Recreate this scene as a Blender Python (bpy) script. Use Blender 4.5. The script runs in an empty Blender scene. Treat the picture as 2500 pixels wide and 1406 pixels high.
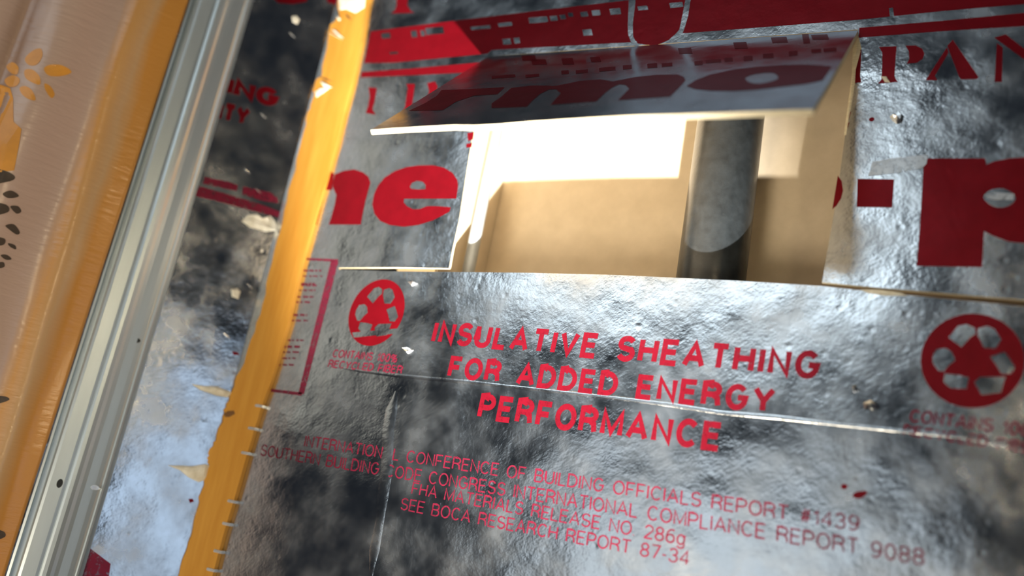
import bpy, bmesh, math, random
from mathutils import Vector, Matrix
random.seed(7)
S = bpy.context.scene
COL = S.collection

# ------------------------------------------------------------------ camera
FPX, PX, PY = 2085.0, 1250.0, 703.0
ax = Vector((0.88825767, 0.04342593, -0.45728821))      # board's right, seen by the camera (x right, y down, z ahead)
au = Vector((0.17877087, -0.94971527, 0.25706398))      # board's up
an = Vector((-0.42313035, -0.31008886, -0.85135516))    # board's outward normal
R = Matrix((ax, -an, au))                               # camera frame -> world (board = XZ plane, +Y into the wall)
CAM = Vector((0.28580513, -0.53209697, -0.16066499))
cd = bpy.data.cameras.new('camera'); cam = bpy.data.objects.new('camera', cd); COL.objects.link(cam)
cd.sensor_width = 36.0; cd.lens = 36.0 * FPX / 2500.0; cd.clip_start = 0.01
RB = R @ Matrix(((1, 0, 0), (0, -1, 0), (0, 0, -1)))
cam.matrix_world = Matrix.Translation(CAM) @ RB.to_4x4()
cd.dof.use_dof = True; cd.dof.focus_distance = 0.60; cd.dof.aperture_fstop = 2.4
S.camera = cam

# ------------------------------------------------------------------ world, exposure, lights
S.view_settings.view_transform = 'Standard'; S.view_settings.look = 'None'
S.view_settings.gamma = 1.0; S.view_settings.use_curve_mapping = False
S.view_settings.exposure = 0.0
W = bpy.data.worlds.new('world'); S.world = W; W.use_nodes = True
bg = W.node_tree.nodes['Background']
bg.inputs['Color'].default_value = (0.62, 0.74, 0.95, 1); bg.inputs['Strength'].default_value = 0.022

def aim(o, loc, target):
    o.location = Vector(loc)
    o.rotation_euler = (Vector(target) - Vector(loc)).to_track_quat('-Z', 'Y').to_euler()

def area(name, loc, target, sx, sy, radiance, color):
    l = bpy.data.lights.new(name, 'AREA'); l.shape = 'RECTANGLE'; l.size = sx; l.size_y = sy
    l.energy = radiance * sx * sy * math.pi; l.color = color
    o = bpy.data.objects.new(name, l); COL.objects.link(o); aim(o, loc, target)
    return o

LD = Vector((0.62, -1.0, -1.44)).normalized()
sp = bpy.data.lights.new('work_lamp', 'SPOT'); sp.energy = 1500; sp.color = (1.0, 0.95, 0.88)
sp.shadow_soft_size = 0.022; sp.spot_size = math.radians(13.6); sp.spot_blend = 1.0
so = bpy.data.objects.new('work_lamp', sp); COL.objects.link(so)
aim(so, Vector((0.0, 0.04, 0.09)) + LD * 2.0, (-0.03, 0.04, 0.09))
area('foil_glare_light', (-0.70, -2.5, 1.09), (-0.70, 0, 1.09), 1.50, 0.84, 2.0, (0.80, 0.92, 1.0))  # added unseen light, mirrored in the foil below and right of the opening
area('low_glare_light', (-0.40, -2.5, -0.20), (-0.40, 0, -0.2), 1.2, 0.60, 0.85, (0.82, 0.92, 1.0))  # area light added to brighten the foil's lower middle by reflection
area('side_glare_light', (1.40, -1.18, -0.30), (-0.26, -0.02, -0.1), 0.40, 0.85, 0.95, (0.62, 0.78, 1.0))  # unseen light added for the bluish sheen low on the side board
area('warm_glint_light', (0.98, -1.62, 0.22), (-0.34, -0.12, -0.05), 0.20, 0.16, 32.0, (1.0, 0.80, 0.50))  # unseen light added for a warm glint on the wrapping
area('warm_fill_light', (0.0, -1.2, -0.75), (-0.34, -0.12, 0.0), 0.35, 0.35, 26.0, (1.0, 0.86, 0.66))  # warm fill added to brighten the wrapping sheet
area('flap_fill_light', (-0.10, -1.25, 2.1), (0.0, 0.0, 0.2), 1.3, 0.9, 0.30, (0.72, 0.84, 1.0))  # dim blue fill added so the flap looks lighter
area('pale_reflection_light', (-2.40, -2.2, 0.86), (-0.17, 0, 0.1), 0.9, 1.5, 0.42, (1.0, 0.96, 0.82))  # added light in place of a pale wall, mirrored beside the strip

# ------------------------------------------------------------------ planes and pixel rays
def ray(px, py): return R @ Vector((px - PX, py - PY, FPX))

class Plane:
    def __init__(s, O, ux, uz):
        s.O = Vector(O); s.ux = Vector(ux).normalized(); uz = Vector(uz)
        s.n = s.ux.cross(uz).normalized(); s.uz = s.n.cross(s.ux).normalized()
    def loc(s, q, off=0.0):
        r = ray(*q); t = ((s.O + s.n * off - CAM).dot(s.n)) / r.dot(s.n)
        d = CAM + r * t - s.O
        return Vector((d.dot(s.ux), d.dot(s.uz)))
    def w(s, v, off=0.0): return s.O + s.ux * v[0] + s.uz * v[1] + s.n * off

WALL = Plane((0, 0, 0), (1, 0, 0), (0, 0, 1))           # n = -Y, towards the viewer
CX = -0.2420
dl = Vector((0.634, 0.772, 0)).normalized()
LEFT = Plane((CX, 0, 0), dl, (0, 0, 1))                  # side board, s = -x along it
H1 = WALL.w(WALL.loc((1192, 138))); H2 = WALL.w(WALL.loc((2095, 72)))
hx = (H2 - H1).normalized()
TH = math.radians(45)
FLAP = Plane(H1, hx, Vector((0, math.sin(TH), math.cos(TH))))

# ------------------------------------------------------------------ materials
def new_mat(name):
    m = bpy.data.materials.new(name); m.use_nodes = True
    nt = m.node_tree; b = nt.nodes['Principled BSDF']
    return m, nt, b
def nd(nt, t, **kw):
    n = nt.nodes.new(t)
    for k, v in kw.items():
        if k in n.inputs: n.inputs[k].default_value = v
        else: setattr(n, k, v)
    return n
def coords(nt, scale=(1, 1, 1), rot=(0, 0, 0)):
    g = nt.nodes.new('ShaderNodeNewGeometry')
    mp = nt.nodes.new('ShaderNodeMapping'); mp.inputs['Scale'].default_value = scale; mp.inputs['Rotation'].default_value = rot
    nt.links.new(g.outputs['Position'], mp.inputs['Vector'])
    return mp.outputs['Vector']
def noise(nt, vec, scale, detail=3, rough=0.55):
    n = nd(nt, 'ShaderNodeTexNoise', Scale=scale, Detail=detail, Roughness=rough)
    nt.links.new(vec, n.inputs['Vector']); return n.outputs['Fac']
def ramp(nt, fac, stops):
    r = nt.nodes.new('ShaderNodeValToRGB'); e = r.color_ramp.elements
    while len(e) < len(stops): e.new(0.5)
    for k, (p, c) in enumerate(stops): e[k].position = p; e[k].color = (*c, 1) if len(c) == 3 else c
    nt.links.new(fac, r.inputs['Fac']); return r.outputs['Color']
def bump(nt, b, h, dist, strength=1.0, prev=None):
    n = nd(nt, 'ShaderNodeBump', Strength=strength, Distance=dist)
    nt.links.new(h, n.inputs['Height'])
    if prev: nt.links.new(prev, n.inputs['Normal'])
    nt.links.new(n.outputs['Normal'], b.inputs['Normal']); return n.outputs['Normal']
def maprange(nt, v, a, b_, c, d):
    n = nd(nt, 'ShaderNodeMapRange'); 
    for k, x in zip(('From Min', 'From Max', 'To Min', 'To Max'), (a, b_, c, d)): n.inputs[k].default_value = x
    nt.links.new(v, n.inputs['Value']); return n.outputs['Result']

def foil_bumps(nt, b, k=1.0):
    v = coords(nt)
    p = bump(nt, b, noise(nt, v, 11, 2, .5), 0.0021 * k)
    p = bump(nt, b, noise(nt, v, 60, 4, .6), 0.00036 * k, prev=p)
    vo = nd(nt, 'ShaderNodeTexVoronoi', Scale=62.0); nt.links.new(v, vo.inputs['Vector'])
    p = bump(nt, b, maprange(nt, vo.outputs['Distance'], .0, .17, 0, 1), 0.00010 * k, prev=p)
    vs = coords(nt, (1, 1, 1), (0, math.radians(38), 0))
    ms = nt.nodes.new('ShaderNodeMapping'); ms.inputs['Scale'].default_value = (1.0, 1.0, 3.2)
    nt.links.new(vs, ms.inputs['Vector'])
    p = bump(nt, b, noise(nt, ms.outputs['Vector'], 190, 3, .6), 0.00005 * k, prev=p)
    return p

def foil_material(name, base=(0.80, 0.83, 0.85), k=1.0):
    m, nt, b = new_mat(name)
    v = coords(nt)
    c = ramp(nt, noise(nt, v, 55, 4, .62), [(0.30, tuple(x * 0.86 for x in base)), (0.68, base)])
    nt.links.new(c, b.inputs['Base Color'])
    b.inputs['Metallic'].default_value = 1.0
    nt.links.new(maprange(nt, noise(nt, v, 28, 3, .6), .3, .7, .10, .30), b.inputs['Roughness'])
    foil_bumps(nt, b, k)
    return m
FOIL = foil_material('aluminium_foil_facing')
FOILFLAP = foil_material('aluminium_foil_flap', k=0.5)

def ink(name, col, metallic=0.45, thin=0.0, k=0.8):
    m, nt, b = new_mat(name)
    v = coords(nt)
    c = ramp(nt, noise(nt, v, 90, 3, .6), [(0.3, tuple(x * 0.82 for x in col)), (0.7, col)])
    nt.links.new(c, b.inputs['Base Color'])
    b.inputs['Metallic'].default_value = metallic; b.inputs['Roughness'].default_value = 0.33
    b.inputs['Specular IOR Level'].default_value = 0.35
    foil_bumps(nt, b, k)
    if thin:
        vs = coords(nt, (1, 1, 1))
        f = noise(nt, vs, 240, 3, .7)
        nt.links.new(maprange(nt, f, .36, .5, 1 - thin, 1.0), b.inputs['Alpha'])
    return m
RED = ink('red_ink', (0.215, 0.003, 0.009), .56)
REDTXT = ink('red_ink_text', (0.23, 0.006, 0.018), .50, 0.25)
MAROON = ink('fine_red_ink', (0.24, 0.018, 0.045), 0.5, 0.45)
LINEINK = ink('thin_dark_red_ink', (0.20, 0.02, 0.045), 0.4, 0.6)

def paper(name, c0, c1, scale, stretch=(1, 1, 1), rough=0.8, bd=0.0003):
    m, nt, b = new_mat(name)
    v = coords(nt, stretch)
    f = noise(nt, v, scale, 5, .6)
    nt.links.new(ramp(nt, f, [(0.3, c0), (0.7, c1)]), b.inputs['Base Color'])
    b.inputs['Roughness'].default_value = rough; b.inputs['Specular IOR Level'].default_value = 0.25
    bump(nt, b, f, bd)
    return m
TAN = paper('tan_paperboard', (0.62, 0.52, 0.37), (0.70, 0.59, 0.43), 60)
EDGE = paper('cut_paperboard_edge', (0.62, 0.52, 0.33), (0.82, 0.74, 0.53), 300, (0.3, 3, 3), .9, .0004)
YELLOW = paper('yellow_fibre', (0.48, 0.205, 0.022), (0.60, 0.295, 0.044), 80, (1.4, 1.4, 0.14), .55, .0003)
PALE = paper('torn_pale_paper', (0.62, 0.58, 0.44), (0.85, 0.82, 0.70), 200, (1, 1, .5), .8, .0006)
SCUFF_GLINT = ink('pale_scuff_glint', (.80, .83, .85), .85, .7)
WOOD = paper('grey_tan_wood', (0.36, 0.28, 0.16), (0.50, 0.39, 0.235), 90, (3, 3, .2), .8)

def simple(name, col, rough=.5, metallic=0.0, nscale=80, var=.15, bd=.0002, stretch=(1, 1, 1), coat=0.0):
    m, nt, b = new_mat(name)
    v = coords(nt, stretch); f = noise(nt, v, nscale, 4, .6)
    nt.links.new(ramp(nt, f, [(.3, tuple(x * (1 - var) for x in col)), (.7, tuple(min(1, x * (1 + var)) for x in col))]), b.inputs['Base Color'])
    b.inputs['Roughness'].default_value = rough; b.inputs['Metallic'].default_value = metallic
    b.inputs['Coat Weight'].default_value = coat
    bump(nt, b, f, bd)
    return m
GALV = simple('galvanised_metal', (0.60, 0.67, 0.69), .36, .72, 35, .10, .00025, (1, 1, .15))
DARKM = simple('dark_hole', (0.015, 0.017, 0.018), .8)
PIPEM = simple('dark_grey_plastic', (0.026, 0.031, 0.034), .30, 0, 130, .3, .0002)
CONDM = simple('grey_conduit', (0.42, 0.45, 0.46), .5, .3, 60, .1, .0001)
STEEL = simple('bright_steel', (0.82, 0.82, 0.80), .25, .8)
KNOT = simple('dark_knot', (0.16, 0.07, 0.015), .8)
BLACKINK = simple('dark_brown_ink', (0.055, 0.035, 0.02), .6, 0, 90, .3)
ORANGEINK = simple('orange_print', (0.62, 0.27, 0.035), .45, 0, 40, .15, .0004, coat=.3)

def sheet_material():
    m, nt, b = new_mat('printed_wrapping_film')
    uv = nt.nodes.new('ShaderNodeUVMap')
    sx = nt.nodes.new('ShaderNodeSeparateXYZ'); nt.links.new(uv.outputs['UV'], sx.inputs['Vector'])
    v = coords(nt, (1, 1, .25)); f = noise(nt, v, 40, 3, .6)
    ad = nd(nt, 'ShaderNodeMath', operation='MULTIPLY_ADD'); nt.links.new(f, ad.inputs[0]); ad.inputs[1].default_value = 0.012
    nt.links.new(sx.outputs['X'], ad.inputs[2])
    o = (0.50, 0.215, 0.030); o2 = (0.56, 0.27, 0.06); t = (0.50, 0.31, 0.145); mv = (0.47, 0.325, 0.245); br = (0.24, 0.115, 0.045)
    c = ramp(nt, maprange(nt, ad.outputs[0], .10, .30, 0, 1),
             [(0.0, o), (.20, o), (.245, t), (.315, o2), (.36, mv), (.60, mv), (.66, br), (.73, mv), (1.0, mv)])  # tan and brown stops: ridge highlight and fold shadow put into the colour
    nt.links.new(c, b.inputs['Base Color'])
    b.inputs['Roughness'].default_value = .45; b.inputs['Coat Weight'].default_value = 1.0; b.inputs['Coat Roughness'].default_value = 0.22
    vb = coords(nt, (1, 1, 6)); p = bump(nt, b, noise(nt, vb, 45, 3, .6), 0.0005)
    nt.links.new(p, b.inputs['Coat Normal'])
    return m
SHEET = sheet_material()

# ------------------------------------------------------------------ builders
def tag(o, label, cat=None, group=None, kind=None):
    if label: o['label'] = label
    if cat: o['category'] = cat
    if group: o['group'] = group
    if kind: o['kind'] = kind
    return o
def finish(name, bm, mats, parent=None, smooth=False):
    if parent is None:
        xs = [v.co for v in bm.verts]
        lo = Vector([min(c[i] for c in xs) for i in range(3)]); hi = Vector([max(c[i] for c in xs) for i in range(3)])
        org = Vector(((lo.x + hi.x) / 2, (lo.y + hi.y) / 2, lo.z))
    else:
        org = parent['_o']
        org = Vector(org)
    for v in bm.verts: v.co -= org
    me = bpy.data.meshes.new(name); bm.to_mesh(me); bm.free()
    for m in (mats if isinstance(mats, (list, tuple)) else [mats]): me.materials.append(m)
    if smooth:
        for p in me.polygons: p.use_smooth = True
    o = bpy.data.objects.new(name, me); COL.objects.link(o)
    if parent is None: o.location = org
    else: o.parent = parent
    o['_o'] = tuple(org)
    return o
def slab(bm, plane, pts, off_front, off_back, mi=(0, 1, 2)):
    """outline (local 2D) extruded between two offsets: front, back and cut-edge materials"""
    a = sum(pts[i][0] * pts[(i + 1) % len(pts)][1] - pts[(i + 1) % len(pts)][0] * pts[i][1] for i in range(len(pts)))
    if a < 0: pts = pts[::-1]
    fr = [bm.verts.new(plane.w(p, off_front)) for p in pts]
    bk = [bm.verts.new(plane.w(p, off_back)) for p in pts]
    f = bm.faces.new(fr); f.material_index = mi[0]
    f = bm.faces.new(bk[::-1]); f.material_index = mi[1]
    n = len(pts)
    for i in range(n):
        f = bm.faces.new((fr[(i + 1) % n], fr[i], bk[i], bk[(i + 1) % n])); f.material_index = mi[2]
def smooth_loop(pts, k=6):
    out = []; n = len(pts); P = [Vector(p[:2]) for p in pts]
    for i in range(n):
        a, b, c, d = P[i - 1], P[i], P[(i + 1) % n], P[(i + 2) % n]
        for j in range(k):
            t = j / k
            out.append(0.5 * ((2 * b) + (c - a) * t + (2 * a - 5 * b + 4 * c - d) * t * t + (3 * b - 3 * c + d - a) * t ** 3))
    return out
def fill_curves(loops):
    """filled flat mesh (even-odd) from local 2D loops"""
    cu = bpy.data.curves.new('tmp', 'CURVE'); cu.dimensions = '2D'; cu.fill_mode = 'BOTH'
    for lp in loops:
        s = cu.splines.new('POLY'); s.points.add(len(lp) - 1); s.use_cyclic_u = True
        for p, q in zip(s.points, lp): p.co = (q[0], q[1], 0, 1)
    return to_bm(cu)
def to_bm(cu):
    ob = bpy.data.objects.new('tmp', cu); COL.objects.link(ob)
    dg = bpy.context.evaluated_depsgraph_get(); me = bpy.data.meshes.new_from_object(ob.evaluated_get(dg))
    bm = bmesh.new(); bm.from_mesh(me)
    bpy.data.objects.remove(ob); bpy.data.meshes.remove(me); bpy.data.curves.remove(cu)
    return bm
INK_OFF = 0.00012
def place_flat(bm, plane, off):
    for v in bm.verts: v.co = plane.w((v.co.x, v.co.y), off + v.co.z)
    bmesh.ops.recalc_face_normals(bm, faces=bm.faces)
    for f in bm.faces:
        if f.normal.dot(plane.n) < 0: f.normal_flip()
def prints(name, plane, loops_px, mat, parent, off=INK_OFF, smooth=False, label=None):
    loops = [[plane.loc(q) for q in lp] for lp in loops_px]
    if smooth: loops = [smooth_loop(l) for l in loops]
    loops = [[(a[0] * 1000, a[1] * 1000) for a in l] for l in loops]
    bm = fill_curves(loops)
    for v in bm.verts: v.co *= 0.001
    place_flat(bm, plane, off)
    o = finish(name, bm, mat, parent)
    if label: o['label'] = label
    return o
# a plain grotesque alphabet drawn with strokes: each glyph = advance width and polylines in a unit-high box
def arc(cx, cy, rx, ry, a0, a1, n=10):
    return [(cx + rx * math.cos(math.radians(a0 + (a1 - a0) * i / n)), cy + ry * math.sin(math.radians(a0 + (a1 - a0) * i / n))) for i in range(n + 1)]
def glyphs():
    G = {}
    G[' '] = (.34, [])
    G['A'] = (.70, [[(0, 0), (.35, 1), (.70, 0)], [(.13, .33), (.57, .33)]])
    G['B'] = (.60, [[(0, 0), (0, 1), (.34, 1)] + arc(.34, .76, .22, .24, 90, -90, 8) + [(0, .52)], [(.34, .52)] + arc(.36, .26, .24, .26, 90, -90, 8) + [(0, 0)]])
    G['C'] = (.68, [arc(.36, .5, .34, .5, 42, 318, 16)])
    G['D'] = (.64, [[(0, 0), (0, 1), (.26, 1)] + arc(.26, .5, .38, .5, 90, -90, 12) + [(0, 0)]])
    G['E'] = (.54, [[(.54, 1), (0, 1), (0, 0), (.54, 0)], [(0, .52), (.48, .52)]])
    G['F'] = (.52, [[(.52, 1), (0, 1), (0, 0)], [(0, .50), (.45, .50)]])
    G['G'] = (.70, [arc(.36, .5, .34, .5, 42, 330, 16) + [(.69, .48), (.40, .48)]])
    G['H'] = (.60, [[(0, 0), (0, 1)], [(.60, 0), (.60, 1)], [(0, .52), (.60, .52)]])
    G['I'] = (.02, [[(.01, 0), (.01, 1)]])
    G['L'] = (.48, [[(0, 1), (0, 0), (.48, 0)]])
    G['M'] = (.74, [[(0, 0), (0, 1), (.37, .08), (.74, 1), (.74, 0)]])
    G['N'] = (.60, [[(0, 0), (0, 1), (.60, 0), (.60, 1)]])
    G['O'] = (.72, [arc(.36, .5, .36, .5, 0, 360, 22)])
    G['P'] = (.58, [[(0, 0), (0, 1), (.32, 1)] + arc(.32, .73, .26, .27, 90, -90, 9) + [(0, .46)]])
    G['R'] = (.60, [[(0, 0), (0, 1), (.34, 1)] + arc(.34, .75, .25, .25, 90, -90, 9) + [(0, .50)], [(.34, .50), (.54, .36), (.60, 0)]])
    G['S'] = (.58, [arc(.29, .74, .27, .26, 25, 225, 10) + [(.40, .47)] + arc(.30, .27, .28, .27, 45, -160, 11)])
    G['T'] = (.58, [[(0, 1), (.58, 1)], [(.29, 1), (.29, 0)]])
    G['U'] = (.60, [[(0, 1), (0, .30)] + arc(.30, .30, .30, .30, 180, 360, 12) + [(.60, 1)]])
    G['V'] = (.66, [[(0, 1), (.33, 0), (.66, 1)]])
    G['Y'] = (.66, [[(0, 1), (.33, .44), (.66, 1)], [(.33, .44), (.33, 0)]])
    G['0'] = (.54, [arc(.27, .5, .27, .5, 0, 360, 18)])
    G['1'] = (.26, [[(0, .74), (.18, .80), (.22, 1), (.22, 0)]])
    G['2'] = (.54, [arc(.27, .72, .26, .28, 170, -20, 9) + [(.02, .04), (.02, 0), (.54, 0)]])
    G['3'] = (.54, [arc(.26, .75, .24, .25, 165, -75, 9) + [(.22, .52)], [(.22, .52)] + arc(.26, .27, .27, .27, 75, -165, 10)])
    G['4'] = (.56, [[(.42, 0), (.42, 1), (0, .27), (.56, .27)]])
    G['6'] = (.54, [arc(.27, .31, .26, .31, 0, 360, 14), arc(.34, .45, .33, .55, 60, 195, 8)])
    G['7'] = (.54, [[(0, 1), (.54, 1), (.18, 0)]])
    G['8'] = (.54, [arc(.27, .76, .23, .24, 0, 360, 14), arc(.27, .26, .27, .26, 0, 360, 14)])
    G['9'] = (.54, [arc(.27, .69, .26, .31, 0, 360, 14), arc(.20, .55, .33, .55, -120, 15, 8)])
    G['g'] = (.50, [arc(.24, .36, .24, .36, 0, 360, 14), [(.49, .72), (.49, -.08)] + arc(.25, -.06, .24, .22, 0, -155, 7)])
    G['#'] = (.56, [[(.14, .05), (.26, .95)], [(.34, .05), (.46, .95)], [(.02, .34), (.54, .34)], [(.06, .66), (.58, .66)]])
    G['%'] = (.86, [arc(.20, .74, .18, .24, 0, 360, 10), arc(.66, .26, .18, .24, 0, 360, 10), [(.22, 0), (.64, 1)]])
    G['.'] = (.02, [[(.01, 0), (.01, .06)]])
    G['-'] = (.26, [[(0, .38), (.26, .38)]])
    return G
GLY = glyphs()
def stroke(bm, pts, t, closed, lift=0.0):
    n = len(pts); L = []
    P = [Vector(p) for p in pts]
    for i in range(n):
        d0 = (P[i] - P[i - 1]) if (i or closed) else (P[1] - P[0])
        d1 = (P[(i + 1) % n] - P[i]) if (i < n - 1 or closed) else (P[-1] - P[-2])
        d0 = d0.normalized(); d1 = d1.normalized()
        n0 = Vector((-d0.y, d0.x)); n1 = Vector((-d1.y, d1.x)); m = (n0 + n1)
        m = m.normalized() if m.length > .05 else n1
        k = min(1 / max(m.dot(n1), .2), 1.7)
        L.append((P[i] + m * t * k / 2, P[i] - m * t * k / 2))
    vs = [(bm.verts.new((a.x, a.y, lift + .8 * i / n)), bm.verts.new((b.x, b.y, lift + .8 * i / n))) for i, (a, b) in enumerate(L)]
    for i in range(n if closed else n - 1):
        a, b = vs[i], vs[(i + 1) % n]; bm.faces.new((a[0], a[1], b[1], b[0]))
def text(name, body, plane, base0, base1, top0, mat, parent, weight=.13, gap=.22, off=INK_OFF, label=None):
    """stroke lettering laid on a plane: baseline from base0 to base1, cap height up to top0 (pixels of the photograph)"""
    bm = bmesh.new(); x = weight / 2; k = 0
    for ch in body:
        adv, lines = GLY[ch]
        for ln in lines:
            closed = (Vector(ln[0]) - Vector(ln[-1])).length < 1e-6
            pts = ln[:-1] if closed else ln
            pts = [(x + p[0], weight / 2 + p[1] * (1 - weight)) for p in pts]
            stroke(bm, pts, weight, closed, k % 4); k += 1
        x += adv + weight + gap - .12
    x1 = x - (weight / 2 + gap - .12)
    B0 = plane.loc(base0); B1 = plane.loc(base1); T = plane.loc(top0)
    e = B1 - B0; u = T - B0
    for v in bm.verts:
        q = B0 + e * (v.co.x / x1) + u * v.co.y
        v.co = (q.x, q.y, v.co.z * .00004)
    place_flat(bm, plane, off)
    o = finish(name, bm, mat, parent)
    if label: o['label'] = label
    return o

# ------------------------------------------------------------------ cavity behind the board
DB = 0.078
bm = bmesh.new()
BACK = Plane((0, DB, 0), (1, 0, 0), (0, 0, 1))
slab(bm, BACK, [(-.20, -.33), (.46, -.33), (.46, .40), (-.20, .40)], 0, -.012, (0, 0, 0))
tag(finish('wall_back', bm, TAN), None, None, None, 'structure')
def box(bm, x0, x1, y0, y1, z0, z1):
    vs = [bm.verts.new((x, y, z)) for z in (z0, z1) for x, y in ((x0, y0), (x1, y0), (x1, y1), (x0, y1))]
    for f in ((3, 2, 1, 0), (4, 5, 6, 7), (0, 1, 5, 4), (1, 2, 6, 5), (2, 3, 7, 6), (3, 0, 4, 7)): bm.faces.new([vs[i] for i in f])
bm = bmesh.new(); box(bm, -.108, -.070, .0032, DB - .0002, -.33, .40)
bmesh.ops.bevel(bm, geom=bm.edges[:], offset=.0015, segments=2, affect='EDGES')
tag(finish('stud', bm, TAN), 'tan stud face at the left side inside the cut opening', 'stud')

def tube(bm, c, r, z0, z1, n=48, inner=None):
    rings = []
    for z, rr in ((z0, r), (z1, r)):
        rings.append([bm.verts.new((c[0] + rr * math.cos(2 * math.pi * i / n), c[1] + rr * math.sin(2 * math.pi * i / n), z)) for i in range(n)])
    for i in range(n): bm.faces.new((rings[0][i], rings[0][(i + 1) % n], rings[1][(i + 1) % n], rings[1][i]))
    if inner is None:
        bm.faces.new(rings[0][::-1]); bm.faces.new(rings[1])
    else:
        ir = [[bm.verts.new((c[0] + inner * math.cos(2 * math.pi * i / n), c[1] + inner * math.sin(2 * math.pi * i / n), z)) for i in range(n)] for z in (z0, z1)]
        for i in range(n):
            j = (i + 1) % n
            bm.faces.new((ir[0][j], ir[0][i], ir[1][i], ir[1][j]))
            bm.faces.new((rings[0][j], rings[0][i], ir[0][i], ir[0][j]))
            bm.faces.new((rings[1][i], rings[1][j], ir[1][j], ir[1][i]))
bm = bmesh.new(); tube(bm, (.1335, .042), .0242, -.33, .40, 64, .021)
pipe = tag(finish('vertical_pipe', bm, PIPEM, None, True), 'dark grey plastic pipe standing upright behind the cut opening', 'pipe')
bm = bmesh.new(); tube(bm, (-.0560, .0270), .0050, -.33, .40, 32, .0038)
tag(finish('thin_conduit', bm, CONDM, None, True), 'thin pale grey conduit beside the left edge of the opening', 'conduit')

# ------------------------------------------------------------------ main foil board (one outline with hole and saw kerfs) and its flap
w = lambda *q: WALL.loc(q)
hole_out = []
out = [(-.2415, -.335), (.44, -.335)]
right_low = [w(2500, 748), w(2330, 731), w(2200, 719), w(2120, 711), w(2005, 698)]
zl = right_low[0][1]
out += [(.44, zl - .010)] + right_low
out += [w(1800, 685), w(1500, 671), w(1300, 666), w(1112, 664)]
out += [w(960, 662), w(828, 658), w(828, 654), w(960, 653), w(1096, 655)]
out += [w(1104, 610), w(1120, 540), w(1137, 430), w(1155, 320), w(1178, 210), w(1192, 138)]
out += [w(2095, 72), w(2090, 130), w(2080, 210), w(2062, 340), w(2040, 500), w(2022, 600), w(2007, 689)]
out += [w(2110, 699), w(2200, 707), w(2330, 718), w(2500, 732)]
out += [(.44, w(2500, 732)[1] - .009), (.44, .40), (-.2415, .40)]
bm = bmesh.new(); slab(bm, WALL, out, 0, -.003)
board = tag(finish('foil_sheathing_board', bm, [FOIL, TAN, EDGE]),
            'silver foil board with red lettering and a cut rectangular opening, filling most of the view', 'wall board')
# flap
f_ = lambda *q: FLAP.loc(q)
fl = [f_(1192, 138), f_(2095, 74), f_(2060, 138), f_(2020, 208), f_(1985, 267), f_(1930, 268), f_(1850, 271), f_(1780, 274), f_(1640, 279),
      f_(1560, 281), f_(1480, 285), f_(1400, 290), f_(1290, 297), f_(1220, 303), f_(1160, 306), f_(1110, 305), f_(1030, 309), f_(960, 313), f_(905, 317), f_(1030, 240)]
bm = bmesh.new(); slab(bm, FLAP, fl, 0, -.0032)
flap = finish('flap', bm, [FOILFLAP, TAN, EDGE], board); flap['label'] = 'cut foil flap folded outwards above the opening'

# ---- print on the main board
red = lambda name, lp, **k: prints(name, WALL, lp, RED, board, **k)
# bands at the top: left part (before the cut) and the whole band above the hinge
band_top = [(905, 77), (1085, 54), (1300, 28), (1540, 0), (1700, -20), (2095, -70), (2560, -120)]
band_bot = [(2560, 5), (2300, 27), (2098, 48), (1658, 82), (1542, 103), (1200, 122), (1190, 131), (960, 153), (889, 154)]
red('printed_band', [band_top + band_bot], label='broad red printed band')
red('printed_stripe', [[(883, 176), (1000, 168), (1176, 152), (1140, 177), (1000, 184), (880, 189)]])
red('printed_stripe', [[(2098, 68), (2300, 51), (2560, 26), (2560, 60), (2300, 76), (2096, 92)]])
# fine light marks inside the band are bare foil
marks = []
for (x, y, a, b) in [(930, 82, 22, 13), (1003, 76, 14, 16), (1026, 75, 10, 14), (1038, 69, 44, 17), (950, 128, 20, 5), (1148, 66, 48, 8), (1215, 57, 34, 9),
                     (1290, 44, 46, 14), (1342, 40, 18, 12), (1366, 37, 14, 11), (1386, 32, 12, 10), (1416, 30, 18, 12), (1444, 26, 20, 13), (1488, 22, 26, 15),
                     (1226, 96, 20, 14), (1254, 93, 14, 14), (1422, 73, 22, 15), (1556, 16, 24, 10), (1634, 8, 32, 12), (2170, 20, 10, 22)]:
    marks.append([(x, y), (x + a, y - a * .09), (x + a + 3, y - a * .09 + b), (x + 3, y + b)])
for mk in marks: prints('bare_foil_mark', WALL, [mk], FOIL, board, off=.00024)
# pale outlined loop in the band
o_l = [(1536, -10), (1533, 60), (1534, 85), (1541, 103), (1556, 117), (1564, 116), (1554, 104), (1546, 90), (1545, 60), (1552, 0), (1554, -12)]
o_r = [(1675, -10), (1666, 40), (1659, 72), (1649, 84), (1636, 95), (1641, 100), (1654, 92), (1664, 88), (1671, 70), (1680, 40), (1688, -10)]
for mk in (o_l, o_r): prints('bare_foil_loop', WALL, [mk], FOIL, board, off=.00024)
red('printed_loop_base', [[(1556, 106), (1600, 112), (1636, 96), (1655, 80), (1655, 60), (1552, 60), (1552, 90)]], off=.00016)
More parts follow.
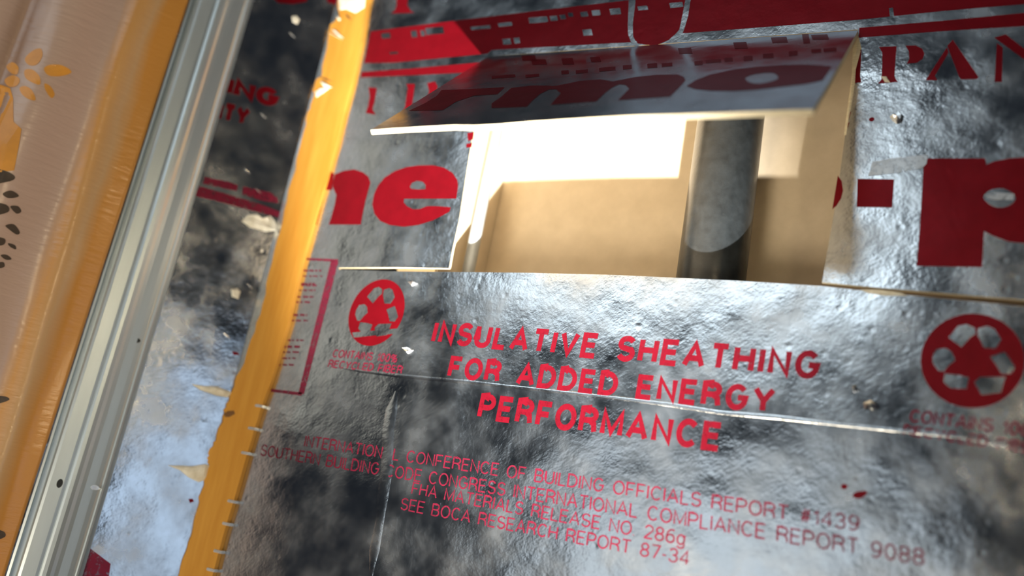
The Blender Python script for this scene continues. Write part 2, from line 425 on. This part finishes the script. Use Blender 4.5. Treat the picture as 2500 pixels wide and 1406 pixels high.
# serif capitals, left and right of the flap
red('printed_letter', [[(966, -20), (998, -20), (994, 12), (1002, 26), (1012, 31), (955, 33), (965, 25), (969, 10)]])
red('printed_letter', [[(900, 213), (920, 215), (914, 250), (909, 266), (917, 280), (893, 276), (899, 258), (903, 235)]])
red('printed_letter', [[(992, 205), (1013, 205), (1009, 235), (1006, 258), (1008, 270), (984, 271), (989, 262), (992, 238), (996, 215)]])
red('printed_letter', [[(1043, 203), (1062, 199), (1068, 210), (1066, 224), (1058, 236), (1044, 238), (1048, 222)]])
red('printed_letter', [[(2091, 118), (2103, 122), (2102, 150), (2100, 185), (2103, 201), (2084, 203), (2087, 160)]])
red('printed_letter', [[(2146, 115), (2189, 113), (2186, 150), (2184, 188), (2192, 200), (2143, 204), (2152, 194), (2154, 160), (2154, 128)]])
red('printed_letter', [[(2211, 112), (2235, 111), (2251, 119), (2257, 131), (2252, 144), (2238, 153), (2214, 155), (2220, 145), (2219, 125)]])
red('printed_letter', [[(2313, 112), (2326, 97), (2389, 188), (2385, 193), (2346, 194), (2340, 183)], [(2260, 196), (2312, 116), (2316, 128), (2282, 185), (2288, 196)]])
red('printed_letter', [[(2428, 92), (2455, 84), (2540, 150), (2530, 162), (2494, 140)], [(2434, 106), (2448, 116), (2446, 200), (2428, 200)]])
red('printed_fine_letters', [[(1141, 325), (1157, 322), (1155, 341), (1143, 344)], [(1139, 351), (1153, 349), (1151, 360), (1138, 360)]])
red('printed_fine_letters', [[(2070, 276), (2078, 272), (2073, 292), (2066, 294)], [(2068, 302), (2074, 298), (2070, 312), (2064, 314)]])
red('printed_ink_dot', [[(2122, 290), (2130, 286), (2135, 291), (2130, 296), (2123, 295)]], smooth=True)
# the large word: h e ... - p
c4 = lambda L: [(740 + x / 5.682, 330 + y / 5.682) for x, y in L]
hs = [c4([(330, 420), (400, 300), (440, 130), (470, 90), (300, -40), (130, 700), (40, 1260), (170, 1250), (300, 750)]),
      c4([(440, 545), (560, 495), (710, 475), (830, 515), (905, 575), (935, 660), (900, 780), (860, 930), (825, 1100), (800, 1240), (355, 1240), (390, 1140), (440, 960), (462, 830), (430, 760), (412, 715), (425, 620)])]
prints('printed_letter', WALL, [hs[1]], RED, board)
prints('printed_letter', WALL, [c4([(330, 340), (420, 130), (400, 420), (345, 470), (430, 540), (420, 640), (400, 760), (310, 760), (280, 900), (230, 1100), (190, 1245), (40, 1245), (60, 1100), (200, 700)])], RED, board)
e_out = [(960, 960), (985, 820), (1040, 700), (1130, 590), (1270, 500), (1430, 445), (1600, 420), (1800, 418), (1950, 450), (2070, 520), (2140, 620), (2150, 720), (2125, 880),
         (1760, 880), (1400, 882), (1395, 930), (1440, 985), (1530, 1030), (1620, 1025), (1720, 985), (1860, 985), (2050, 1000), (2030, 1060), (1940, 1110), (1800, 1180), (1600, 1245), (1400, 1270), (1200, 1245), (1070, 1190), (990, 1090)]
e_in = [(1480, 715), (1510, 660), (1580, 632), (1660, 645), (1700, 690), (1700, 750), (1600, 755), (1500, 745)]
prints('printed_letter', WALL, [c4(e_out), c4(e_in)], RED, board)
c8 = lambda L: [(1900 + x / 3.125, 350 + y / 3.125) for x, y in L]
red('printed_hyphen', [c8([(605, 270), (885, 275), (870, 490), (598, 485)])])
red('printed_letter', [c8([(455, 245), (485, 290), (495, 360), (480, 420), (445, 475), (412, 505)])])
p_out = [(1112, 115), (1580, 115), (1585, 165), (1640, 140), (1760, 115), (1900, 105), (2060, 120), (2180, 200), (2230, 330), (2220, 500), (2160, 640), (2060, 730), (1900, 765), (1760, 750), (1640, 705), (1570, 670), (1555, 945), (1055, 935), (1075, 700), (1095, 400)]
p_in = [(1565, 410), (1610, 360), (1690, 342), (1760, 360), (1812, 415), (1770, 470), (1690, 492), (1610, 465)]
red('printed_letter', [c8(p_out), smooth_loop(c8(p_in))])

# recycling badges (same size on both sides of the board)
b0 = WALL.loc((2375, 880)); 
c9 = lambda L: [WALL.loc((2100 + x / 3.3475, 700 + y / 3.3475)) - b0 for x, y in L]
badge = [c9([(920 + 425 * math.cos(a * math.pi / 24), 605 + 385 * math.sin(a * math.pi / 24)) for a in range(48)]),
         c9([(720, 415), (800, 320), (870, 305), (935, 335), (945, 385), (905, 410), (830, 495)]),
         c9([(960, 340), (1040, 320), (1100, 345), (1155, 430), (1110, 505), (1010, 500), (960, 400)]),
         c9([(620, 510), (700, 500), (750, 530), (780, 600), (730, 640), (685, 692), (640, 690), (590, 620), (590, 570)]),
         c9([(1060, 570), (1180, 530), (1220, 580), (1270, 660), (1230, 715), (1150, 710), (1110, 640)]),
         c9([(690, 708), (800, 720), (890, 740), (870, 835), (740, 830), (680, 780)]),
         c9([(980, 735), (1190, 735), (1150, 870), (990, 885), (930, 780)])]
def put_badge(center, gap=False):
    loops = [[((p + WALL.loc(center))[0] * 1000, (p + WALL.loc(center))[1] * 1000) for p in l] for l in badge]
    bm = fill_curves(loops)
    for v in bm.verts: v.co *= .001
    place_flat(bm, WALL, INK_OFF)
    o = finish('printed_recycling_badge', bm, RED, board)
    if gap: prints('badge_worn_line', WALL, [[(860, 812), (990, 800), (992, 812), (864, 824)]], FOIL, board, off=.0002)
    return o
put_badge((2375, 880)); put_badge((920, 763), True)
text('printed_caption', 'CONTAINS 100%', WALL, (2218, 1030), (2552, 1072), (2224, 998), MAROON, board, .16, .20)
text('printed_caption', 'RECYCLED FIBER', WALL, (2203, 1062), (2545, 1112), (2208, 1036), MAROON, board, .16, .20)
text('printed_caption', 'CONTAINS 100%', WALL, (810, 872), (968, 886), (816, 852), MAROON, board, .16, .20)
text('printed_caption', 'RECYCLED FIBER', WALL, (799, 897), (980, 913), (805, 878), MAROON, board, .16, .20)
# slogan
text('printed_text_line', 'INSULATIVE SHEATHING', WALL, (1050, 838), (1998, 928), (1064, 782), REDTXT, board, .215, .26)
text('printed_text_line', 'FOR ADDED ENERGY', WALL, (1090, 922), (1888, 1012), (1102, 868), REDTXT, board, .215, .26)
text('printed_text_line', 'PERFORMANCE', WALL, (1163, 1022), (1758, 1104), (1176, 960), REDTXT, board, .215, .26)
text('printed_text_line', 'INTERNATIONAL CONFERENCE OF BUILDING OFFICIALS REPORT #1439', WALL, (741, 1090), (2098, 1298), (747, 1062), MAROON, board, .115, .22)
text('printed_text_line', 'SOUTHERN BUILDING CODE CONGRESS INTERNATIONAL COMPLIANCE REPORT 9088', WALL, (634, 1112), (2258, 1382), (640, 1084), MAROON, board, .115, .22)
text('printed_text_line', 'FHA MATERIALS RELEASE NO. 286g', WALL, (1003, 1206), (1672, 1333), (1009, 1176), MAROON, board, .115, .22)
text('printed_text_line', 'SEE BOCA RESEARCH REPORT 87-34', WALL, (976, 1244), (1682, 1381), (982, 1214), MAROON, board, .115, .22)
red('printed_ink_dot', [[(2053, 1186), (2060, 1181), (2069, 1185), (2066, 1193), (2056, 1193)]], smooth=True)
red('printed_ink_dot', [[(2082, 1207), (2094, 1200), (2116, 1199), (2113, 1209), (2098, 1217), (2084, 1214)]], smooth=True)
# label box with worn rows of fine print
lb = lambda lp: prints('label_box_line', WALL, lp, LINEINK, board)
lb([[(733, 629), (826, 633), (824, 639), (731, 634)]])
lb([[(808, 637), (826, 639), (742, 962), (728, 962)]])
lb([[(645, 947), (738, 958), (736, 966), (644, 954)]])
rows = []
def edge_x(y): return 733 - (y - 632) * (733 - 645) / (950 - 632.)
for y, x0, x1, t in [(658, 4, 62, 4), (672, 10, 66, 3), (690, 2, 52, 4), (694, 20, 60, 4), (706, 4, 58, 4), (722, 4, 58, 4), (735, 4, 54, 4), (766, 2, 54, 5), (780, 6, 60, 4), (828, 2, 66, 4), (843, 18, 62, 6), (857, 18, 60, 4), (872, 2, 58, 4), (888, 8, 56, 4)]:
    x = edge_x(y) + x0; end = edge_x(y) + x1
    while x < end:
        l = random.uniform(5, 16); rows.append([(x, y), (min(x + l, end), y + 1), (min(x + l, end) - 1, y + 1 + t), (x - 1, y + t)])
        x += l + random.uniform(2, 6)
prints('label_box_fine_print', WALL, rows, LINEINK, board)

# ---- print on the flap
fp = lambda name, lp, **k: prints(name, FLAP, lp, RED, flap, **k)
d5 = lambda L: [(1200 + x / 5, y / 5) for x, y in L]
d4 = lambda L: [(750 + x / 2.778, y / 2.778) for x, y in L]
d6 = lambda L: [(1650 + x / 5, y / 5) for x, y in L]
fp('printed_letter', [d4([(690, 752), (800, 700), (880, 650), (910, 612), (1100, 605), (1340, 592), (1290, 640), (1130, 650), (1010, 690), (920, 748)])])
fp('printed_letter', [d5([(0, 1265), (110, 1190), (240, 1075), (500, 1045), (770, 1050), (830, 1040), (1080, 990), (1330, 970), (1480, 995), (1760, 940), (2000, 915), (2270, 910), (2340, 935), (2370, 980), (2290, 1070), (2180, 1180),
                          (1540, 1225), (1680, 1085), (1640, 1040), (1560, 1030), (1470, 1070), (1370, 1150), (1280, 1240), (720, 1280), (800, 1190), (845, 1140), (790, 1090), (700, 1095), (590, 1150), (500, 1230), (430, 1305), (0, 1320)])])
fo = [(130, 1050), (240, 980), (420, 910), (700, 850), (1000, 815), (1300, 795), (1600, 790), (1900, 810), (1860, 880), (1790, 985), (1600, 1025), (1300, 1060), (1000, 1095), (700, 1115), (420, 1110), (230, 1090)]
fi = [(850, 955), (930, 915), (1080, 890), (1200, 895), (1250, 950), (1180, 990), (1020, 1020), (900, 1005)]
fp('printed_letter', [d6(fo), smooth_loop(d6(fi))])
small = []
for (x, y, a, b) in [(1200, 186, 58, 7), (1282, 183, 34, 7), (1370, 173, 18, 9), (1405, 172, 30, 8), (1462, 166, 40, 9), (1520, 160, 22, 10), (1580, 156, 24, 11), (1615, 155, 26, 9),
                     (1695, 150, 20, 10), (1722, 147, 38, 8), (1768, 142, 20, 9), (1815, 138, 22, 11), (1862, 132, 26, 11), (1925, 126, 22, 11), (1980, 121, 24, 9), (2010, 119, 32, 9)]:
    small.append([(x, y), (x + a, y - a * .08), (x + a + 1, y - a * .08 + b), (x + 1, y + b)])
for (x, y, a, b) in [(1272, 136, 34, 12), (1296, 146, 36, 12), (1370, 143, 28, 14), (1440, 140, 24, 11), (1655, 118, 32, 13), (1790, 104, 32, 14), (1882, 92, 38, 12), (1958, 84, 16, 22), (1980, 86, 40, 10)]:
    small.append([(x, y), (x + a, y - a * .05), (x + a + 4, y + b), (x + 4, y + b + 1)])
for mk in small: fp('print_reflection_mark', [mk])  # smeared print and mirrored board lettering, its reflection put into the colour

# ---- loose paper, dents and nicks on the main board
def blob(name, plane, pts, h, mat, parent, jit=.3, base=0.0):
    loop = [plane.loc(q) for q in pts]; c = sum(loop, Vector((0, 0))) / len(loop)
    bm = bmesh.new()
    r0 = [bm.verts.new(plane.w(p, base)) for p in loop]
    r1 = [bm.verts.new(plane.w(c + (p - c) * .6, base + h * random.uniform(1 - jit, 1 + jit))) for p in loop]
    cc = bm.verts.new(plane.w(c, base + h * random.uniform(.8, 1.3)))
    n = len(loop)
    for i in range(n):
        j = (i + 1) % n
        bm.faces.new((r0[i], r0[j], r1[j], r1[i])); bm.faces.new((r1[i], r1[j], cc))
    bmesh.ops.recalc_face_normals(bm, faces=bm.faces)
    if sum((f.normal.dot(plane.n) for f in bm.faces)) < 0: bmesh.ops.reverse_faces(bm, faces=bm.faces)
    return finish(name, bm, mat, parent)
blob('torn_tag', WALL, [(2172, 285), (2184, 281), (2196, 272), (2207, 284), (2203, 299), (2190, 303), (2180, 296)], .003, FOIL, board)
blob('torn_chip', WALL, [(2150, 186), (2164, 186), (2174, 202), (2160, 201)], .0015, PALE, board)
blob('punched_dent', WALL, [(2107, 984), (2126, 976), (2146, 986), (2150, 998), (2132, 1004), (2112, 1000)], .004, FOIL, board, .8)
blob('punched_dent', WALL, [(2074, 943), (2090, 940), (2098, 955), (2084, 960)], .003, FOIL, board, .8)
blob('torn_chip', WALL, [(2100, 707), (2140, 706), (2200, 714), (2215, 722), (2160, 722), (2120, 716)], .0012, PALE, board)
blob('punched_dent', WALL, [(994, 688), (1010, 684), (1020, 692), (1006, 699)], .003, FOIL, board, .8)
blob('punched_dent', WALL, [(985, 852), (1000, 847), (1010, 855), (996, 864)], .003, FOIL, board, .8)

def crease(name, pts, wd, h):
    bm = bmesh.new(); prev = None; L = [WALL.loc(p) for p in pts]
    for i, q in enumerate(L):
        d = (L[min(i + 1, len(L) - 1)] - L[max(i - 1, 0)]).normalized(); nn = Vector((-d.y, d.x))
        e = .15 if i in (0, len(L) - 1) else random.uniform(.7, 1.2)
        cur = [bm.verts.new(WALL.w(q + nn * wd * k * e, h * math.exp(-3.5 * k * k) * e + .00008 - (.0002 if abs(k) == 1 else 0))) for k in (-1, -.6, -.3, 0, .3, .6, 1)]
        if prev:
            for k in range(6): bm.faces.new((prev[k], cur[k], cur[k + 1], prev[k + 1]))
        prev = cur
    bmesh.ops.recalc_face_normals(bm, faces=bm.faces); bm.normal_update()
    if sum(f.normal.dot(WALL.n) for f in bm.faces) < 0: bmesh.ops.reverse_faces(bm, faces=bm.faces[:])
    return finish(name, bm, FOIL, board, True)
crease('crease', [(800, 893), (880, 905), (975, 917), (1060, 925), (1140, 931), (1250, 943), (1350, 954), (1488, 969), (1626, 986), (1764, 1007), (1902, 1018), (2040, 1034), (2201, 1051), (2350, 1064), (2480, 1092), (2600, 1120)], .0018, .00015)
crease('crease', [(966, 955), (956, 1000), (948, 1050), (944, 1150), (935, 1210), (929, 1260), (914, 1343), (905, 1420)], .0055, .00022)

blob('torn_edge', WALL, [(2096, 88), (2103, 118), (2092, 135), (2088, 200), (2078, 262), (2066, 330), (2060, 330), (2070, 255), (2080, 180), (2082, 120)], .0007, EDGE, board)
prints('scuff_glint', WALL, [[(2130, 396), (2180, 386), (2266, 378), (2262, 400), (2250, 412), (2190, 422), (2120, 430)]], SCUFF_GLINT, board, off=.0003)  # pale scuffed patch; the wrinkle's bright reflection is put into its colour
prints('scuff_glint', WALL, [[(2404, 476), (2430, 470), (2476, 474), (2474, 488), (2430, 488), (2408, 484)]], SCUFF_GLINT, board, off=.0003)

# ------------------------------------------------------------------ yellow strip on the corner
yo = .004
SP = Plane((0, -yo, 0), (1, 0, 0), (0, 0, 1))
y = lambda *q: SP.loc(q)
Rt = [(912, -60), (895, 0), (880, 100), (858, 200), (838, 270), (820, 345), (796, 435), (770, 525), (738, 640), (703, 790), (663, 925), (634, 1005), (607, 1095), (577, 1200), (545, 1305), (520, 1400), (500, 1480)]
Lt = [(420, 1480), (438, 1400), (460, 1325), (478, 1255), (492, 1200), (498, 1172), (510, 1140), (505, 1118), (512, 1095), (528, 1075), (545, 1015), (553, 985), (566, 955), (586, 905), (612, 830), (640, 745), (664, 640), (690, 540), (712, 440), (738, 335), (750, 275), (766, 235), (768, 205), (786, 180), (800, 97), (806, 60), (828, 42), (825, 0), (838, -60)]
def jag(L, a):
    out = []
    for p, q in zip(L, L[1:]):
        for k in range(4):
            t = k / 4; out.append((p[0] + (q[0] - p[0]) * t + (random.uniform(-a, a) if k else 0), p[1] + (q[1] - p[1]) * t))
    return out + [L[-1]]
bm = bmesh.new(); slab(bm, SP, [y(*p) for p in Rt + jag(Lt, 4)], 0, -yo + .0002, (0, 0, 0))
strip = tag(finish('yellow_strip', bm, YELLOW), 'yellow fibrous strip with a frayed left edge, running top to bottom down the corner', 'strip')
blob('knot', SP, [(547, 1010), (556, 1003), (571, 1002), (574, 1010), (560, 1018), (549, 1018)], .0004, KNOT, strip)
blob('torn_paper', SP, [(826, -10), (893, -10), (890, 18), (868, 32), (845, 22), (829, 24)], .0012, PALE, strip)
for p in ([(800, 78), (812, 84), (838, 98), (826, 92)], [(808, 70), (818, 73), (840, 94), (828, 90)], [(820, 38), (832, 46), (828, 52)], [(782, 198), (800, 206), (812, 214), (790, 213)], [(770, 224), (786, 215), (806, 214), (790, 226), (772, 238)]):
    blob('splinter', SP, p, .0016, PALE, strip)
for p in ([(776, 185), (796, 190), (812, 199), (795, 196)], [(842, 32), (852, 38), (858, 50), (848, 44)]):
    blob('nick', SP, p, .0003, KNOT, strip)
TABP = Plane((CX, -.004, 0), dl, (0, 0, 1))
for p in ([(468, 937), (500, 942), (530, 943), (568, 958), (556, 970), (530, 966), (490, 952)], [(410, 1136), (470, 1138), (500, 1133), (517, 1136), (512, 1168), (485, 1177), (460, 1165), (440, 1148)]):
    blob('torn_tab', TABP, p, .0020, PALE, strip)
for (px, py) in [(633, 991), (616, 1046), (599, 1106), (566, 1224), (553, 1279), (532, 1346), (515, 1391)]:
    bm = bmesh.new(); q = SP.loc((px, py))
    box(bm, q[0] - .0042, q[0] + .0042, -.0050, -.0001, q[1] - .0011, q[1] + .0011)
    bmesh.ops.bevel(bm, geom=bm.edges[:], offset=.0005, segments=2, affect='EDGES')
    finish('staple', bm, STEEL, strip)

# ------------------------------------------------------------------ side board left of the corner
bm = bmesh.new(); slab(bm, LEFT, [(-.36, -.335), (0, -.335), (0, .40), (-.36, .40)], 0, -.003)
side = tag(finish('foil_side_board', bm, [FOIL, TAN, EDGE]), 'narrow dark foil board between the metal channel and the yellow strip', 'wall board')
sd = lambda name, lp, **k: prints(name, LEFT, lp, k.pop('mat', RED), side, **k)
text('printed_text_line', 'ING', LEFT, (548, 230), (676, 264), (557, 186), RED, side, .28, .14)
text('printed_text_line', 'ITY', LEFT, (528, 294), (604, 309), (538, 248), RED, side, .28, .14)
sd('printed_stripe', [[(500, 432), (560, 445), (580, 452), (578, 466), (530, 456), (495, 448)]], mat=MAROON)
sd('printed_stripe', [[(594, 455), (660, 470), (676, 482), (680, 496), (640, 490), (592, 474)]], mat=MAROON)
sd('printed_stripe', [[(478, 452), (560, 476), (640, 500), (690, 520), (686, 532), (600, 510), (520, 488), (474, 478)]], mat=MAROON)
sd('printed_shape', [[(206, 1328), (270, 1376), (262, 1440), (170, 1440), (186, 1400)]], mat=MAROON)
sd('printed_letter', [[(648, -20), (760, -20), (748, 4), (715, 10), (680, 7)]])
sd('printed_letter', [[(790, -20), (830, -20), (824, 12), (800, 6)]])
sd('printed_ink_dot', [[(566, 858), (580, 860), (585, 866), (570, 867)]])
sd('printed_ink_dot', [[(460, 1218), (470, 1217), (474, 1224), (464, 1228)]])
blob('torn_patch', LEFT, [(590, 540), (606, 524), (628, 522), (640, 532), (660, 526), (672, 540), (680, 562), (650, 566), (610, 555)], .003, PALE, side, .6)
blob('torn_chip', LEFT, [(564, 706), (580, 704), (588, 712), (582, 730), (566, 724)], .0015, PALE, side)
blob('dust_spot', LEFT, [(712, 40), (724, 38), (732, 48), (726, 60), (714, 54)], .0006, PALE, side)
for q in [(705, 78), (635, 275), (595, 410), (622, 458), (560, 502), (600, 690), (545, 812)]:
    x, yy = q
    blob('scratch', LEFT, [(x, yy), (x + 9, yy + 5), (x + 17, yy + 16), (x + 7, yy + 9)], .0005, STEEL, side)

# ------------------------------------------------------------------ metal channel
prof = [(.1195, .0), (.1195, .0052), (.1178, .0056), (.1172, .0024), (.1140, .0022), (.1132, .0080), (.1120, .0098), (.1100, .0104), (.1010, .0106), (.0990, .0103), (.0982, .0114), (.0966, .0121),
        (.0940, .0122), (.0915, .0112), (.0890, .0092), (.0862, .0082), (.0800, .0074), (.0768, .0066), (.0752, .0052), (.0742, .0058), (.0728, .0050), (.0722, .0018), (.0700, .0014), (.0700, .0)]
bm = bmesh.new()
prev = None
zs = [-.335 + .735 * i / 24 for i in range(25)]
for z in zs:
    cur = [bm.verts.new(LEFT.w((-s, z), h + .0002)) for s, h in prof]
    if prev:
        for i in range(len(prof) - 1): bm.faces.new((prev[i], prev[i + 1], cur[i + 1], cur[i]))
        bm.faces.new((prev[-1], prev[0], cur[0], cur[-1]))
    else: bm.faces.new(cur[::-1])
    prev = cur
bm.faces.new(prev)
bmesh.ops.recalc_face_normals(bm, faces=bm.faces)
chan = tag(finish('metal_channel', bm, GALV), 'grey galvanised metal channel running top to bottom left of the foil boards', 'channel')
def disc(name, px, py, off, r, h, mat, sq=1.0):
    P = LEFT.loc((px, py), off); bm = bmesh.new(); n = 20
    a = [bm.verts.new(LEFT.w((P[0] + r * math.cos(t * 2 * math.pi / n), P[1] + sq * r * math.sin(t * 2 * math.pi / n)), off - .0006)) for t in range(n)]
    b = [bm.verts.new(LEFT.w((P[0] + .75 * r * math.cos(t * 2 * math.pi / n), P[1] + sq * .75 * r * math.sin(t * 2 * math.pi / n)), off + h)) for t in range(n)]
    for i in range(n): bm.faces.new((a[i], a[(i + 1) % n], b[(i + 1) % n], b[i]))
    bm.faces.new(b); bmesh.ops.recalc_face_normals(bm, faces=bm.faces)
    finish(name, bm, mat, chan)
disc('screw_head', 232, 1190, .0062, .0040, .0022, STEEL, .6)
disc('screw_hole', 331, 830, .0074, .0042, .0003, DARKM, .7)
disc('screw_hole', 146, 1180, .0106, .0026, .0003, DARKM, 1.6)

# ------------------------------------------------------------------ wrapped sheet at the far left
def sheet_h(s, z):
    return .006 + .0045 * math.exp(-((s - .150 - .004 * math.sin(z * 9)) / .009) ** 2) + .010 * math.exp(-((s - .20) / .022) ** 2) - .004 * math.exp(-((s - .232) / .007) ** 2) \
        + .0012 * math.sin(z * 31 + s * 60) + .008 * max(0, s - .24) / .05
bm = bmesh.new(); uvl = bm.loops.layers.uv.new('uv')
NS, NZ = 90, 120; grid = []
for i in range(NZ + 1):
    z = -.335 + .735 * i / NZ
    grid.append([(bm.verts.new(LEFT.w((-(.1205 + .21 * j / NS), z), sheet_h(.1205 + .21 * j / NS, z))), .1205 + .21 * j / NS, z) for j in range(NS + 1)])
for i in range(NZ):
    for j in range(NS):
        qs = (grid[i][j + 1], grid[i][j], grid[i + 1][j], grid[i + 1][j + 1])
        f = bm.faces.new([q[0] for q in qs])
        for l, q in zip(f.loops, qs): l[uvl].uv = (q[1], q[2])
bmesh.ops.recalc_face_normals(bm, faces=bm.faces)
bm.normal_update()
if sum(f.normal.dot(LEFT.n) for f in bm.faces) < 0: bmesh.ops.reverse_faces(bm, faces=bm.faces[:])
g = bmesh.ops.solidify(bm, geom=bm.faces[:], thickness=.0008)
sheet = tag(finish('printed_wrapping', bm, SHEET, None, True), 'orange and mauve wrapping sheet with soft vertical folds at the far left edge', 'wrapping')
def on_sheet(name, loops_px, mat, smooth=True):
    for lp in loops_px:
        L = [LEFT.loc(q, .012) for q in lp]
        if smooth: L = smooth_loop(L, 4)
        bm = fill_curves([[(a[0] * 1000, a[1] * 1000) for a in L]])
        bmesh.ops.subdivide_edges(bm, edges=bm.edges[:], cuts=2, use_grid_fill=True)
        for v in bm.verts:
            s = -v.co.x / 1000; z = v.co.y / 1000
            v.co = LEFT.w((-s, z), sheet_h(s, z) + .0003)
        bmesh.ops.recalc_face_normals(bm, faces=bm.faces)
        finish(name, bm, mat, sheet)
on_sheet('printed_leaf', [[(60, 140), (80, 122), (100, 120), (104, 140), (90, 160), (70, 158)], [(108, 172), (125, 163), (155, 165), (175, 178), (150, 190), (120, 190)],
                          [(60, 170), (80, 172), (98, 192), (98, 212), (78, 204), (62, 190)], [(12, 150), (28, 142), (44, 160), (40, 178), (24, 170)], [(8, 185), (30, 178), (48, 192), (40, 208), (20, 206)],
                          [(48, 215), (62, 212), (80, 226), (88, 250), (70, 246), (54, 232)], [(110, 210), (124, 216), (134, 234), (126, 244), (112, 226)]], ORANGEINK)
on_sheet('printed_block', [[(-60, 190), (0, 196), (24, 212), (32, 240), (34, 300), (54, 320), (48, 360), (36, 420), (-60, 430)]], ORANGEINK, False)
on_sheet('printed_mark', [[(-40, 412), (0, 416), (36, 432), (26, 446), (-40, 452)], [(8, 476), (28, 468), (46, 478), (40, 484), (20, 486)], [(-30, 498), (16, 502), (20, 520), (-30, 530)], [(26, 506), (44, 504), (52, 516), (40, 522)],
                          [(14, 552), (34, 548), (48, 566), (40, 572), (24, 562)], [(-10, 582), (12, 584), (10, 598), (-10, 600)], [(20, 594), (36, 598), (38, 608), (24, 602)], [(2, 624), (16, 622), (28, 632), (14, 634)], [(-10, 645), (8, 640), (10, 652), (-10, 656)],
                          [(-10, 966), (14, 968), (20, 976), (-10, 984)], [(-10, 1296), (8, 1300), (10, 1312), (-10, 1318)]], BLACKINK)

for o in list(bpy.data.objects):
    if '_o' in o: del o['_o']
